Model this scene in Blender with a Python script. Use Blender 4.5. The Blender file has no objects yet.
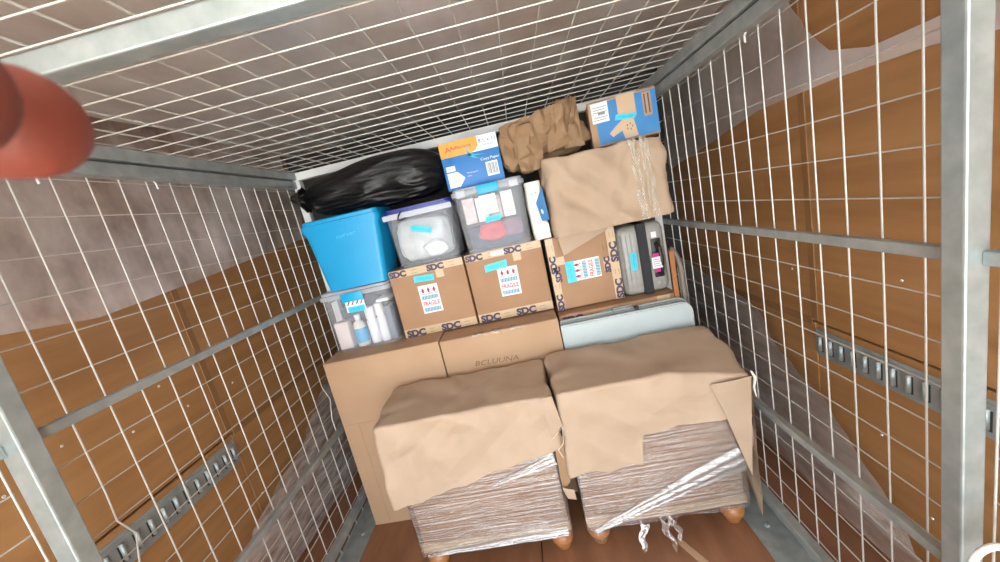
import bpy, bmesh, math, random
from mathutils import Vector, Matrix, noise
random.seed(7)
SC = bpy.context.scene
COL = SC.collection
# ------------------------------------------------------------------ camera
CAM = Vector((0.1928, 0.0, 1.4864))
RIGHT = Vector((0.97522816, 0.03420696, -0.21854044))
DOWN = Vector((-0.20766321, -0.19874572, -0.95779754))
FWD = Vector((-0.07619732, 0.97945394, -0.1867189))
cd = bpy.data.cameras.new('camera')
cam = bpy.data.objects.new('camera', cd); COL.objects.link(cam)
cm = Matrix((RIGHT, -DOWN, -FWD)).transposed().to_4x4(); cm.translation = CAM
cam.matrix_world = cm
cd.sensor_width = 36.0; cd.lens = 378.32 / 1000 * 36; cd.clip_start = 0.01; cd.clip_end = 100
cd.dof.use_dof = True; cd.dof.focus_distance = 1.7; cd.dof.aperture_fstop = 15.0
SC.camera = cam
# ------------------------------------------------------------------ world, light, exposure
SC.view_settings.view_transform = 'Standard'; SC.view_settings.look = 'None'
SC.view_settings.gamma = 1.0; SC.view_settings.use_curve_mapping = False
SC.view_settings.exposure = 0.0
w = bpy.data.worlds.new('overcast_sky'); SC.world = w; w.use_nodes = True
bg = w.node_tree.nodes['Background']; bg.inputs[0].default_value = (0.87, 0.95, 1.0, 1); bg.inputs[1].default_value = 7.0
sl = bpy.data.lights.new('sun', 'SUN'); sl.energy = 48; sl.color = (1, .97, .92); sl.angle = .02     # lights the yard behind the van, not the load
so = bpy.data.objects.new('sun', sl); COL.objects.link(so); so.rotation_euler = (math.radians(-8), math.radians(42), 0)
VAN_BACK = -1.10          # the open loading door of the van, behind the camera
pl = bpy.data.lights.new('door_daylight', 'AREA'); pl.shape = 'RECTANGLE'; pl.size = 2.6; pl.size_y = 2.2
pl.cycles.is_portal = True
po = bpy.data.objects.new('door_daylight', pl); COL.objects.link(po)
po.location = (0, VAN_BACK - 0.01, 1.1); po.rotation_euler = (math.radians(90), 0, 0)   # shines along +y

# ------------------------------------------------------------------ materials
MATS = {}
def N(nt, t, **k):
    n = nt.nodes.new(t)
    for a, b in k.items():
        if a.startswith('i_'): n.inputs[a[2:].replace('_', ' ')].default_value = b
        else: setattr(n, a, b)
    return n
def mat(name, col, rough=0.6, metal=0.0, var=0.0, vscale=(8, 8, 8), col2=None, bump=0.0, bscale=(60, 60, 60), alpha=1.0, spec=0.5, detail=4.0, sss=0.0, coat=0.0, ridged=False, bdist=.01):
    if name in MATS: return MATS[name]
    m = bpy.data.materials.new(name); m.use_nodes = True; nt = m.node_tree
    b = nt.nodes['Principled BSDF']
    b.inputs['Base Color'].default_value = (*col, 1); b.inputs['Roughness'].default_value = rough
    b.inputs['Metallic'].default_value = metal; b.inputs['Specular IOR Level'].default_value = spec
    b.inputs['Alpha'].default_value = alpha
    if coat: b.inputs['Coat Weight'].default_value = coat; b.inputs['Coat Roughness'].default_value = 0.15
    if sss:
        b.inputs['Subsurface Weight'].default_value = sss; b.inputs['Subsurface Radius'].default_value = (1, .25, .12); b.inputs['Subsurface Scale'].default_value = 0.004
    tc = None
    if var or col2 or bump: tc = N(nt, 'ShaderNodeTexCoord')
    if var or col2:
        mp = N(nt, 'ShaderNodeMapping'); mp.inputs['Scale'].default_value = vscale
        no = N(nt, 'ShaderNodeTexNoise'); no.inputs['Scale'].default_value = 1.0; no.inputs['Detail'].default_value = detail
        nt.links.new(tc.outputs['Object'], mp.inputs[0]); nt.links.new(mp.outputs[0], no.inputs['Vector'])
        rp = N(nt, 'ShaderNodeValToRGB'); c2 = col2 or tuple(max(0, c * (1 - var)) for c in col)
        rp.color_ramp.elements[0].position = .32; rp.color_ramp.elements[1].position = .68
        rp.color_ramp.elements[0].color = (*c2, 1); rp.color_ramp.elements[1].color = (*col, 1)
        nt.links.new(no.outputs['Fac'], rp.inputs[0]); nt.links.new(rp.outputs[0], b.inputs['Base Color'])
    if bump:
        mp2 = N(nt, 'ShaderNodeMapping'); mp2.inputs['Scale'].default_value = bscale
        n2 = N(nt, 'ShaderNodeTexNoise'); n2.inputs['Scale'].default_value = 1.0; n2.inputs['Detail'].default_value = 5
        if ridged: n2.noise_type = 'RIDGED_MULTIFRACTAL'; n2.normalize = True; n2.inputs['Detail'].default_value = 2; n2.inputs['Distortion'].default_value = .4
        bp = N(nt, 'ShaderNodeBump'); bp.inputs['Strength'].default_value = bump; bp.inputs['Distance'].default_value = bdist
        nt.links.new(tc.outputs['Object'], mp2.inputs[0]); nt.links.new(mp2.outputs[0], n2.inputs['Vector'])
        nt.links.new(n2.outputs['Fac'], bp.inputs['Height']); nt.links.new(bp.outputs[0], b.inputs['Normal'])
    MATS[name] = m; return m
def film_mat(name, tint, dens=0.4, streak=(3, 3, 3), bump=0.5, rough=0.25, lo=.35, hi=.7, gloss=.5):
    """thin plastic film: see-through, milky where it is folded or stretched"""
    m = bpy.data.materials.new(name); m.use_nodes = True; nt = m.node_tree
    nt.nodes.remove(nt.nodes['Principled BSDF']); out = nt.nodes['Material Output']
    tc = N(nt, 'ShaderNodeTexCoord'); mp = N(nt, 'ShaderNodeMapping'); mp.inputs['Scale'].default_value = streak
    no = N(nt, 'ShaderNodeTexNoise'); no.inputs['Scale'].default_value = 1; no.inputs['Detail'].default_value = 5; no.inputs['Roughness'].default_value = .6
    nt.links.new(tc.outputs['Object'], mp.inputs[0]); nt.links.new(mp.outputs[0], no.inputs['Vector'])
    mr = N(nt, 'ShaderNodeMapRange'); mr.inputs['From Min'].default_value = lo; mr.inputs['From Max'].default_value = hi
    mr.inputs['To Min'].default_value = dens * .45; mr.inputs['To Max'].default_value = min(1, dens * 1.6)
    nt.links.new(no.outputs['Fac'], mr.inputs['Value'])
    bp = N(nt, 'ShaderNodeBump'); bp.inputs['Strength'].default_value = bump; bp.inputs['Distance'].default_value = .01
    nt.links.new(no.outputs['Fac'], bp.inputs['Height'])
    tr = N(nt, 'ShaderNodeBsdfTransparent'); df = N(nt, 'ShaderNodeBsdfDiffuse'); tl = N(nt, 'ShaderNodeBsdfTranslucent'); gl = N(nt, 'ShaderNodeBsdfGlossy')
    df.inputs[0].default_value = (*tint, 1); tl.inputs[0].default_value = (*tint, 1); gl.inputs[0].default_value = (1, 1, 1, 1); gl.inputs['Roughness'].default_value = rough
    for n in (df, gl): nt.links.new(bp.outputs[0], n.inputs['Normal'])
    a = N(nt, 'ShaderNodeMixShader'); a.inputs[0].default_value = .3; nt.links.new(df.outputs[0], a.inputs[1]); nt.links.new(tl.outputs[0], a.inputs[2])
    c = N(nt, 'ShaderNodeMixShader'); nt.links.new(mr.outputs[0], c.inputs[0]); nt.links.new(tr.outputs[0], c.inputs[1]); nt.links.new(a.outputs[0], c.inputs[2])
    fr = N(nt, 'ShaderNodeFresnel'); fr.inputs['IOR'].default_value = 1.45; nt.links.new(bp.outputs[0], fr.inputs['Normal'])
    ml = N(nt, 'ShaderNodeMath', operation='MULTIPLY'); ml.inputs[1].default_value = gloss * 2; nt.links.new(fr.outputs[0], ml.inputs[0])
    d = N(nt, 'ShaderNodeMixShader'); nt.links.new(ml.outputs[0], d.inputs[0]); nt.links.new(c.outputs[0], d.inputs[1]); nt.links.new(gl.outputs[0], d.inputs[2])
    nt.links.new(d.outputs[0], out.inputs[0]); MATS[name] = m; return m

M_ply = mat('plywood', (.43, .225, .088), .42, var=.3, vscale=(2, 1.5, 16), bump=.04, bscale=(5, 5, 60), col2=(.33, .16, .058))
M_plyf = mat('plywood_floor', (.27, .125, .065), .5, col2=(.19, .085, .042), vscale=(14, 3, 3), bump=.05)
M_plyc = mat('ceiling_board', (.60, .40, .27), .6, var=.25, vscale=(2, 2, 2))
M_dark = mat('dark_lining', (.035, .03, .028), .7)
M_galv = mat('galvanised_steel', (.44, .49, .49), .42, .55, col2=(.32, .37, .37), vscale=(22, 22, 22), bump=.05)
M_galvd = mat('galvanised_tube', (.42, .46, .46), .45, .45, col2=(.31, .345, .345), vscale=(18, 18, 18), bump=.05)
M_wire = mat('galvanised_wire', (.62, .62, .59), .40, .4, var=.1)
M_white = mat('white_steel', (.90, .91, .90), .45, var=.08)  # near-white tone for the back frame and the latch ring
M_card = mat('cardboard', (.40, .235, .135), .75, col2=(.365, .21, .118), vscale=(6, 6, 6), bump=.02)
M_card2 = mat('cardboard_light', (.455, .295, .18), .75, col2=(.42, .265, .16), vscale=(4, 4, 4), bump=.02)
M_kraft = mat('kraft_paper', (.465, .345, .25), .72, col2=(.42, .305, .215), vscale=(5, 5, 5), bump=.9, bscale=(5, 5, 5), ridged=True, bdist=.03)
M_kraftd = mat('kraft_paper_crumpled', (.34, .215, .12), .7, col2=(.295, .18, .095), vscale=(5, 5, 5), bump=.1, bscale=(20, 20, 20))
M_kraftr = mat('torn_paper_edge', (.85, .78, .68), .8)
M_tape = mat('packing_tape', (.56, .40, .24), .35)
M_print = mat('purple_print', (.055, .035, .085), .5)
M_ink = mat('dark_ink', (.10, .07, .06), .6)
M_marker = mat('marker_pen', (.22, .12, .06), .7)
M_label = mat('white_label', (.82, .82, .84), .5)
M_cyan = mat('cyan_tape', (.02, .52, .72), .45, col2=(.05, .60, .76), vscale=(40, 40, 40))
M_teal = mat('teal_band', (.03, .27, .40), .5)
M_redp = mat('red_print', (.62, .05, .09), .5)
M_maroon = mat('maroon_print', (.40, .02, .08), .5)
M_blue = mat('blue_plastic', (.006, .33, .66), .35, var=.06)
M_latch = mat('blue_latch', (.0, .38, .72), .35)
M_navy = mat('navy_lid', (.02, .03, .25), .3)
M_clear = mat('clear_plastic', (.80, .84, .90), .14, alpha=.13, spec=.6)
M_clearl = mat('clear_plastic_lid', (.78, .82, .90), .22, alpha=.40, spec=.6)
M_black = mat('black_bag_plastic', (.006, .006, .007), .36, spec=.42, bump=.8, bscale=(8, 16, 40), bdist=.012)
M_blackp = mat('black_plastic', (.012, .012, .014), .4)
M_strap = mat('black_strap', (.016, .016, .02), .65, bump=.1, bscale=(200, 200, 200))
M_boxblue = mat('printed_blue_card', (.012, .17, .50), .45)
M_boxblue2 = mat('blue_print_card', (.03, .23, .56), .5, var=.12)
M_orange = mat('printed_orange', (.86, .36, .045), .45)
M_whitep = mat('printed_white', (.80, .83, .88), .45)
M_grey = mat('print_grey', (.25, .25, .28), .5)
M_case = mat('suitcase_shell', (.34, .335, .31), .3, col2=(.29, .285, .26), vscale=(6, 6, 30), bump=.08, bscale=(2, 2, 60))
M_table = mat('table_plastic', (.46, .53, .54), .4, var=.04, bump=.05, bscale=(90, 90, 90))
M_tabled = mat('table_frame_grey', (.20, .215, .21), .5)
M_wood = mat('orange_wood', (.40, .15, .045), .45, var=.25, vscale=(30, 30, 4))
M_woodl = mat('pale_wood', (.62, .44, .26), .5, var=.15, vscale=(4, 30, 30))
M_bun = mat('turned_wood', (.40, .17, .06), .35, var=.3, vscale=(20, 20, 60))
M_greyt = mat('grey_brown_tube', (.19, .165, .135), .5)
M_redc = mat('red_cloth', (.62, .035, .05), .7, var=.3, vscale=(30, 30, 30))
M_navyc = mat('navy_cloth', (.03, .045, .11), .8, var=.3)
M_whitec = mat('white_cloth', (.74, .74, .68), .7, bump=.2, bscale=(8, 8, 8))
M_bluec = mat('blue_cloth', (.05, .20, .45), .7)
M_greyc = mat('grey_wrap', (.42, .47, .48), .3, col2=(.62, .65, .65), vscale=(14, 14, 14), bump=.5, bscale=(16, 16, 16))
M_pinkc = mat('pink_print', (.62, .42, .42), .6, col2=(.72, .66, .68), vscale=(60, 10, 60))
M_slate = mat('slate_cloth', (.09, .13, .20), .7, var=.3)
M_skin_shaded = mat('skin', (.25, .062, .042), .55, col2=(.20, .046, .03), vscale=(60, 60, 60), sss=.3, bump=.05, bscale=(400, 400, 400))  # the phone's shade on the fingers is put into this darkened skin colour
M_nail = mat('fingernail', (.55, .27, .2), .3)
M_concrete = mat('yard_concrete', (.52, .50, .46), .85, var=.15)
M_shrink = film_mat('stretch_wrap', (.80, .78, .80), dens=.20, streak=(1.6, 1.6, 70), bump=1.0, rough=.13, lo=.48, hi=.72, gloss=2.3)
M_film = film_mat('dust_sheet_film', (.84, .78, .77), dens=.62, streak=(3, 3, 2), bump=.4, rough=.35, gloss=.25)
M_filmh = film_mat('hanging_film', (.84, .80, .79), dens=.50, streak=(6, 6, 30), bump=.7, rough=.3, gloss=.25)
M_filmc = film_mat('ceiling_film', (.86, .83, .81), dens=.68, streak=(2, 1, 2), bump=.3, rough=.4, gloss=.2)
M_ctape = film_mat('clear_tape', (.75, .68, .5), dens=.30, streak=(50, 50, 10), bump=.8, rough=.12, gloss=.8)

# ------------------------------------------------------------------ helpers
def tag(o, label=None, cat=None, group=None, kind=None):
    if label: o['label'] = label
    if cat: o['category'] = cat
    if group: o['group'] = group
    if kind: o['kind'] = kind
    return o
def thing(name, loc, label, cat, group=None, rot=(0, 0, 0)):
    o = bpy.data.objects.new(name, None); COL.objects.link(o); o.location = loc; o.rotation_euler = rot
    o.empty_display_size = .05
    return tag(o, label, cat, group)
def root_of(p):
    while p.parent: p = p.parent
    return p
def mesh_from(bm, m, smooth=False):
    me = bpy.data.meshes.new('mesh'); bm.normal_update(); bm.to_mesh(me); bm.free()
    for mm in (m if isinstance(m, (list, tuple)) else [m]): me.materials.append(mm)
    if smooth:
        for p in me.polygons: p.use_smooth = True
        if smooth is not True:
            me.set_sharp_from_angle(angle=math.radians(smooth))
    return me
def obj(name, bm, m, parent=None, smooth=False, world=False):
    """bm: bmesh (or mesh). world=True: vertices are in world space and are moved into the parent's frame."""
    if world and parent is not None:
        bmesh.ops.translate(bm, verts=bm.verts, vec=-Vector(root_of(parent).location))
    me = bm if isinstance(bm, bpy.types.Mesh) else mesh_from(bm, m, smooth)
    me.name = name
    o = bpy.data.objects.new(name, me); COL.objects.link(o)
    if parent is not None: o.parent = parent
    return o
def single(name, bm, m, label, cat, group=None, smooth=False):
    """a top-level thing that is one mesh, origin at its base centre"""
    xs = [v.co.x for v in bm.verts]; ys = [v.co.y for v in bm.verts]; zs = [v.co.z for v in bm.verts]
    c = Vector(((min(xs) + max(xs)) / 2, (min(ys) + max(ys)) / 2, min(zs)))
    bmesh.ops.translate(bm, verts=bm.verts, vec=-c)
    o = obj(name, bm, m, None, smooth); o.location = c
    return tag(o, label, cat, group)
def struct(name, bm, m, smooth=False):
    return tag(obj(name, bm, m, None, smooth), kind='structure')
def box(x0, x1, y0, y1, z0, z1, bev=0.0, seg=1, bm=None):
    b = bmesh.new()
    vs = [b.verts.new((x, y, z)) for z in (z0, z1) for y in (y0, y1) for x in (x0, x1)]
    for f in ((0, 2, 3, 1), (4, 5, 7, 6), (0, 1, 5, 4), (2, 6, 7, 3), (0, 4, 6, 2), (1, 3, 7, 5)): b.faces.new([vs[i] for i in f])
    if bev: bmesh.ops.bevel(b, geom=list(b.edges), offset=bev, segments=seg, affect='EDGES', profile=.5)
    if bm is None: return b
    return merge(bm, b)
def merge(bm, b):
    me = bpy.data.meshes.new('tmp'); b.to_mesh(me); b.free(); bm.from_mesh(me); bpy.data.meshes.remove(me); return bm
def poly_prism(pts, d0, d1, axis='y'):
    """outline pts (a,b) extruded: axis y -> (a,d,b); z -> (a,b,d); x -> (d,a,b)"""
    b = bmesh.new()
    def P(a, c, d): return {'y': (a, d, c), 'z': (a, c, d), 'x': (d, a, c)}[axis]
    lo = [b.verts.new(P(a, c, d0)) for a, c in pts]; hi = [b.verts.new(P(a, c, d1)) for a, c in pts]
    b.faces.new(lo); b.faces.new(hi[::-1]); n = len(pts)
    for i in range(n): b.faces.new((lo[i], lo[(i + 1) % n], hi[(i + 1) % n], hi[i]))
    bmesh.ops.recalc_face_normals(b, faces=b.faces); return b
def rrect(x0, x1, y0, y1, r, n=5):
    p = []
    for cx, cy, a0 in ((x1 - r, y1 - r, 0), (x0 + r, y1 - r, 90), (x0 + r, y0 + r, 180), (x1 - r, y0 + r, 270)):
        for i in range(n + 1):
            a = math.radians(a0 + 90 * i / n); p.append((cx + r * math.cos(a), cy + r * math.sin(a)))
    return p
def tube(pts, r, n=8, closed=False, bm=None):
    b = bm or bmesh.new(); rings = []; pts = [Vector(p) for p in pts]
    up = None
    for i, p in enumerate(pts):
        a = pts[i - 1] if (i or closed) else p; c = pts[(i + 1) % len(pts)] if (i < len(pts) - 1 or closed) else p
        d = (c - a).normalized()
        if up is None: up = d.orthogonal().normalized()
        up = (up - d * up.dot(d)).normalized(); s = d.cross(up)
        rr = r[i] if isinstance(r, (list, tuple)) else r
        rings.append([b.verts.new(p + rr * (math.cos(2 * math.pi * k / n) * up + math.sin(2 * math.pi * k / n) * s)) for k in range(n)])
    for i in range(len(rings) - (0 if closed else 1)):
        A, B = rings[i], rings[(i + 1) % len(rings)]
        for k in range(n): b.faces.new((A[k], A[(k + 1) % n], B[(k + 1) % n], B[k]))
    if not closed: b.faces.new(rings[0][::-1]); b.faces.new(rings[-1])
    return b
def lathe(prof, n=20, c=(0, 0, 0)):
    b = bmesh.new(); rings = []
    for r, z in prof: rings.append([b.verts.new((c[0] + r * math.cos(2 * math.pi * k / n), c[1] + r * math.sin(2 * math.pi * k / n), c[2] + z)) for k in range(n)])
    for A, B in zip(rings, rings[1:]):
        for k in range(n): b.faces.new((A[k], A[(k + 1) % n], B[(k + 1) % n], B[k]))
    b.faces.new(rings[0][::-1]); b.faces.new(rings[-1]); return b
def grid(fn, nu, nv, thick=0):
    b = bmesh.new(); V = [[b.verts.new(fn(i / nu, j / nv)) for j in range(nv + 1)] for i in range(nu + 1)]
    for i in range(nu):
        for j in range(nv): b.faces.new((V[i][j], V[i + 1][j], V[i + 1][j + 1], V[i][j + 1]))
    return b
def loft(loops, cap0=True, cap1=True):
    b = bmesh.new(); R = [[b.verts.new(p) for p in L] for L in loops]; n = len(R[0])
    for A, B in zip(R, R[1:]):
        for k in range(n): b.faces.new((A[k], A[(k + 1) % n], B[(k + 1) % n], B[k]))
    if cap0: b.faces.new(R[0][::-1])
    if cap1: b.faces.new(R[-1])
    return b
def nz(p, s, o=0): return noise.noise(Vector((p[0] * s + o, p[1] * s + o * 1.7, p[2] * s - o * .6)))
def ridge(p, s, o=0): return 1 - abs(nz(p, s, o)) * 2
def text_mesh(txt, size, m, loc, face='front', spin=0, ext=0.0004, sx=1.0, align='CENTER', shear=0.0, bold=0.0):
    """flat lettering on a plane facing -y (world x right, z up)"""
    cu = bpy.data.curves.new('lettering', 'FONT'); cu.body = txt; cu.size = size; cu.extrude = ext; cu.align_x = align; cu.align_y = 'CENTER'; cu.resolution_u = 3; cu.shear = shear; cu.offset = bold
    o = bpy.data.objects.new('lettering', cu); COL.objects.link(o)
    me = bpy.data.meshes.new_from_object(o); bpy.data.objects.remove(o); bpy.data.curves.remove(cu)
    me.transform(Matrix.Diagonal((sx, 1, 1, 1)))
    R = Matrix(((1, 0, 0, 0), (0, 0, -1, 0), (0, 1, 0, 0), (0, 0, 0, 1)))
    me.transform(Matrix.Translation(loc) @ Matrix.Rotation(-spin, 4, 'Y') @ R)
    me.materials.clear(); me.materials.append(m); return me
def lettering(txt, size, m, loc, parent, spin=0, sx=1.0, shear=0.0, name='lettering', bold=0.0):
    me = text_mesh(txt, size, m, loc, spin=spin, sx=sx, shear=shear, bold=bold); me.name = name
    o = bpy.data.objects.new(name, me); COL.objects.link(o); o.parent = parent; return o
def copy_tree(o, parent=None):
    c = o.copy(); COL.objects.link(c); c.parent = parent
    for ch in list(o.children): copy_tree(ch, c)
    return c

# ------------------------------------------------------------------ setting: the van around the cage
WX = 1.30; YB = 2.75; ZC = 2.20; SEAM = 1.525; JOINT = .755
def boards(wall, pieces, axis):
    for k, (a0, a1, b0, b1) in enumerate(pieces):
        if axis == 'x-': bm = box(-WX - .018, -WX, a0, a1, b0, b1, .003)
        elif axis == 'x+': bm = box(WX, WX + .018, a0, a1, b0, b1, .003)
        obj('plywood_board', bm, M_ply, wall)
PIE = [(VAN_BACK, SEAM - .303, JOINT + .004, ZC - .01), (SEAM - .297, SEAM - .002, JOINT + .004, ZC - .01), (SEAM + .003, YB, JOINT + .004, ZC - .01),
       (VAN_BACK, SEAM - .002, .0, JOINT - .004), (SEAM + .003, YB, .0, JOINT - .004)]
PIE = [PIE[0][:1] + (SEAM - .002,) + PIE[0][2:]] + PIE[2:]
for nm, ax, xa, xb in (('wall_left', 'x-', -WX - .05, -WX - .0185), ('wall_right', 'x+', WX + .0185, WX + .05)):
    wl = struct(nm, box(xa, xb, VAN_BACK, YB, 0, ZC), M_dark); boards(wl, PIE, ax)
    s = -1 if ax == 'x-' else 1
    obj('seam_batten', box(*sorted((s * (WX - .004), s * WX)), SEAM - .016, SEAM + .016, JOINT + .012, ZC - .01, .0015), mat('batten', (.27, .135, .052), .5), wl)
    obj('joint_batten', box(*sorted((s * (WX - .004), s * WX)), SEAM + .016, YB, JOINT - .016, JOINT + .016, .0015), MATS['batten'], wl)
    for k in range(16):
        y = .75 + (k % 8) * .13 + .05 * math.sin(k * 5); z = (1.05 if k < 8 else .32) + .1 * math.sin(k * 3.3)
        obj('screw', lathe([(.005, 0), (.004, .002)], 8), mat('screw_head', (.75, .75, .72), .3, .6), wl).matrix_local = Matrix.Translation((s * WX, y, z)) @ Matrix.Rotation(-s * math.pi / 2, 4, 'Y')
fl = struct('floor', box(-WX - .05, WX + .05, VAN_BACK, YB, -.06, -.012), M_dark)
for (y0, y1) in ((VAN_BACK, .8), (.803, 2.02), (2.023, YB)):
    for (x0, x1) in ((-1.3, -.002), (.002, 1.3)): obj('floor_board', box(x0, x1, y0, y1, -.0115, 0, .002), M_plyf, fl)
struct('ceiling', box(-WX - .05, WX + .05, VAN_BACK, YB, ZC, ZC + .04), M_plyc)
struct('wall_back', box(-WX, WX, YB - .04, YB, 0, ZC), M_dark)
struct('ground', box(-8, 8, -12, VAN_BACK - .02, -1.02, -1.0), M_concrete)

# tie-down tracks screwed to the plywood
def etrack(s, label):
    t = thing('tie_down_track', (s * WX, SEAM, .672), label, 'cargo track', 'tie-down tracks on the van walls')
    def X(a, b): return sorted((-s * a, -s * b))
    obj('track_plate', box(*X(0, .006), -1.95, 0, -.044, .044, .001), M_galvd, t)
    for z in (-.050, .050): obj('track_flange', box(*X(0, .003), -1.95, 0, z - .007, z + .007, .001), M_galvd, t)
    hole = mesh_from(box(*X(.0062, .0075), -.0085, .0085, -.030, .030), MATS['dark_lining'])
    tb = bmesh.new()
    L = []
    for i in range(7):
        a = math.pi * i / 6; L.append([(-s * (.0065 + .011 * math.sin(a)), -.008 * math.cos(a) , z) for z in (-.026, .034)])
    V = [[tb.verts.new(p) for p in q] for q in L]
    for A, B in zip(V, V[1:]): tb.faces.new((A[0], A[1], B[1], B[0]))
    tb.faces.new([v[1] for v in V]); tb.faces.new([v[0] for v in V][::-1]); bmesh.ops.recalc_face_normals(tb, faces=tb.faces)
    tab = mesh_from(tb, M_galv, True)
    for k in range(22):
        h = obj('slot', hole, None, t); h.location = (0, -.03 - .05 * k, -.004)
        c = obj('slot_tab', tab, None, h); c.location = (0, .004, .0)
    return t
etrack(-1, 'slotted steel tie-down track on the plywood behind the mesh on the left')
etrack(1, 'slotted steel tie-down track on the plywood behind the mesh on the right')

# ------------------------------------------------------------------ the galvanised wire cage
CG = thing('wire_cage', (0, 1.4, 0), 'galvanised steel wire mesh storage cage around the stacked boxes and cabinets', 'cage')
def cage(name, bm, m=M_galvd, smooth=False): return obj(name, bm, m, CG, smooth, world=True)
MX = .989; FY0, FY1 = .676, .716; BY = 2.15
RW = .0019
def unit_wire(L, axis, r=RW):
    d = {'x': Vector((1, 0, 0)), 'y': Vector((0, 1, 0)), 'z': Vector((0, 0, 1))}[axis]
    return mesh_from(tube([-d * L / 2, d * L / 2], r, 8), M_wire, 40)
def put(name, me, loc):
    o = obj(name, me, None, CG); o.location = Vector(loc) - CG.location; return o
ZT = 1.83
v_wire = unit_wire(ZT - .02, 'z', .0023); h_wire = unit_wire(BY - FY1, 'y'); h_front = unit_wire(FY0 + .42, 'y')
for s, y0 in ((1, .7945), (-1, .8140)):
    for j in range(0, 15):
        y = y0 + .08985 * j
        if s < 0 and j == 0:      # a bent wire near the front
            cage('vertical_wire', tube([(s * MX, y, .02), (s * MX, y, .78), (s * MX + .004, y + .018, .86), (s * MX, y - .004, .92), (s * MX, y, 1.0), (s * MX, y, ZT)], .0023), M_wire, 40); continue
        if s < 0 and j == 11:
            cage('vertical_wire', tube([(s * MX, y, .02), (s * MX, y, .60), (s * MX + .006, y + .03, .70), (s * MX, y + .005, .78), (s * MX, y, ZT)], .0023), M_wire, 40); continue
        put('vertical_wire', v_wire, (s * MX, y, (ZT + .02) / 2))
    for j in range(0, 9):
        y = FY0 - .006 - .062 * (j > 0) - .08985 * max(0, j - 1)
        put('vertical_wire', v_wire, (s * MX, y, (ZT + .02) / 2))
    for k in range(-12, 7):
        z = 1.22 + .1 * k
        if z < .03: continue
        put('horizontal_wire', h_wire, (s * (MX + .0055), (FY1 + BY) / 2, z)); put('horizontal_wire', h_front, (s * (MX + .0055), (FY0 - .42) / 2, z))
    # wall frame: top rail, mid rails, bottom rail, kick plate, posts
    def X(a, b): return sorted((s * a, s * b))
    px0, px1 = (.935, .978) if s > 0 else (.928, .980)
    cage('corner_post', box(*X(px0, px1), FY0, FY1, 0, 1.875, .004, 2), M_galv)
    cage('top_rail', box(*X(.945, .985), FY1, BY, 1.826, 1.866, .004, 2))
    cage('top_rail', box(*X(.945, .985), -.42, FY0, 1.826, 1.866, .004, 2))
    for z in (1.22, .52):
        cage('side_rail', box(*X(.962, .985), FY1, BY - .03, z - .013, z + .013, .003, 2))
        cage('side_rail', box(*X(.962, .985), -.42, FY0, z - .013, z + .013, .003, 2))
    cage('bottom_rail', box(*X(.950, .985), FY1, BY, .088, .122, .003, 2))
    cage('bottom_rail', box(*X(.950, .985), -.42, FY0, .088, .122, .003, 2))
    ki = .868 if s > 0 else .885
    cage('kick_plate', poly_prism([(s * ki, .001), (s * .998, .001), (s * .998, .02), (s * .99, .02), (s * .99, .007), (s * ki, .007)], -.42, BY, 'y'), M_galv)
    for y in (1.0, 1.35, 1.65): cage('bolt', lathe([(.012, .007), (.011, .014), (.004, .016)], 6, (s * .93, y, 0)), M_galv)
    cage('back_post', box(*X(.925, .965), 2.10, 2.14, 0, 1.87, .004, 2), M_white)
    cage('roof_rail', box(*X(.935, .985), FY1, BY, 1.872, 1.912, .004, 2))
    cage('roof_rail', box(*X(.935, .985), -.42, FY0, 1.872, 1.912, .004, 2))
    for y in (.95, 1.28): cage('wire_clip', tube([(s * .983, y, 1.835), (s * .972, y, 1.818), (s * .975, y + .004, 1.80)], .003, 6), M_label, 40)
cage('roof_beam', box(-.985, .985, FY0, FY1, 1.874, 1.915, .004, 2), M_galv)
cage('back_beam', box(-.985, .985, 2.10, 2.14, 1.868, 1.910, .004, 2), M_white)
rx = unit_wire(1.96, 'x'); ry = unit_wire(BY - FY1, 'y', .0025); ryf = unit_wire(FY0 + .42, 'y', .0025)
for n in range(1, 17): put('roof_cross_wire', rx, (0, .7096 + .08985 * n, 1.9145))
for n in range(0, 8): put('roof_cross_wire', rx, (0, FY0 - .006 - .07 * (n > 0) - .08985 * max(0, n - 1), 1.9145))
for m in range(-12, 8):
    put('roof_long_wire', ry, (.2504 + .1 * m, (FY1 + BY) / 2, 1.9205)); put('roof_long_wire', ryf, (.2504 + .1 * m, (FY0 - .42) / 2, 1.9205))
rg = [(.905 + .035 * math.cos(a), .60, .675 + .035 * math.sin(a)) for a in [2 * math.pi * i / 24 for i in range(24)]]
cage('latch_ring', tube(rg, .006, 10, True), M_white, True)
cage('ring_lug', box(.935, .985, .59, .61, .665, .69, .003), M_white)

# ------------------------------------------------------------------ plastic film hung on the walls and ceiling
def lerp(tab, y):
    if y <= tab[0][0]: return tab[0][1]
    for (a, b), (c, d) in zip(tab, tab[1:]):
        if y <= c: return b + (d - b) * (y - a) / (c - a)
    return tab[-1][1]
def film(name, s, y0, y1, lo, hi, m, label, amp=.02, off=.045, o=0):
    def fn(u, v):
        y = y0 + (y1 - y0) * u; zl, zh = lerp(lo, y), lerp(hi, y); z = zl + (zh - zl) * v
        d = amp * (nz((y * .7, z * 2.2, 0), 2.5, o) + .5 * nz((y * 1.2, z * 6, 1), 3, o))
        return (s * (WX - off + d), y, z)
    single(name, grid(fn, 70, 34), m, label, 'plastic sheet', smooth=True)
film('plastic_sheet', -1, .45, 2.6, [(.45, 1.47), (.94, 1.45), (1.18, 1.425), (1.62, 1.468), (2.5, 1.57)], [(0, 2.195)], M_film, 'milky plastic sheet hanging over the upper plywood behind the left mesh', o=3)
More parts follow.
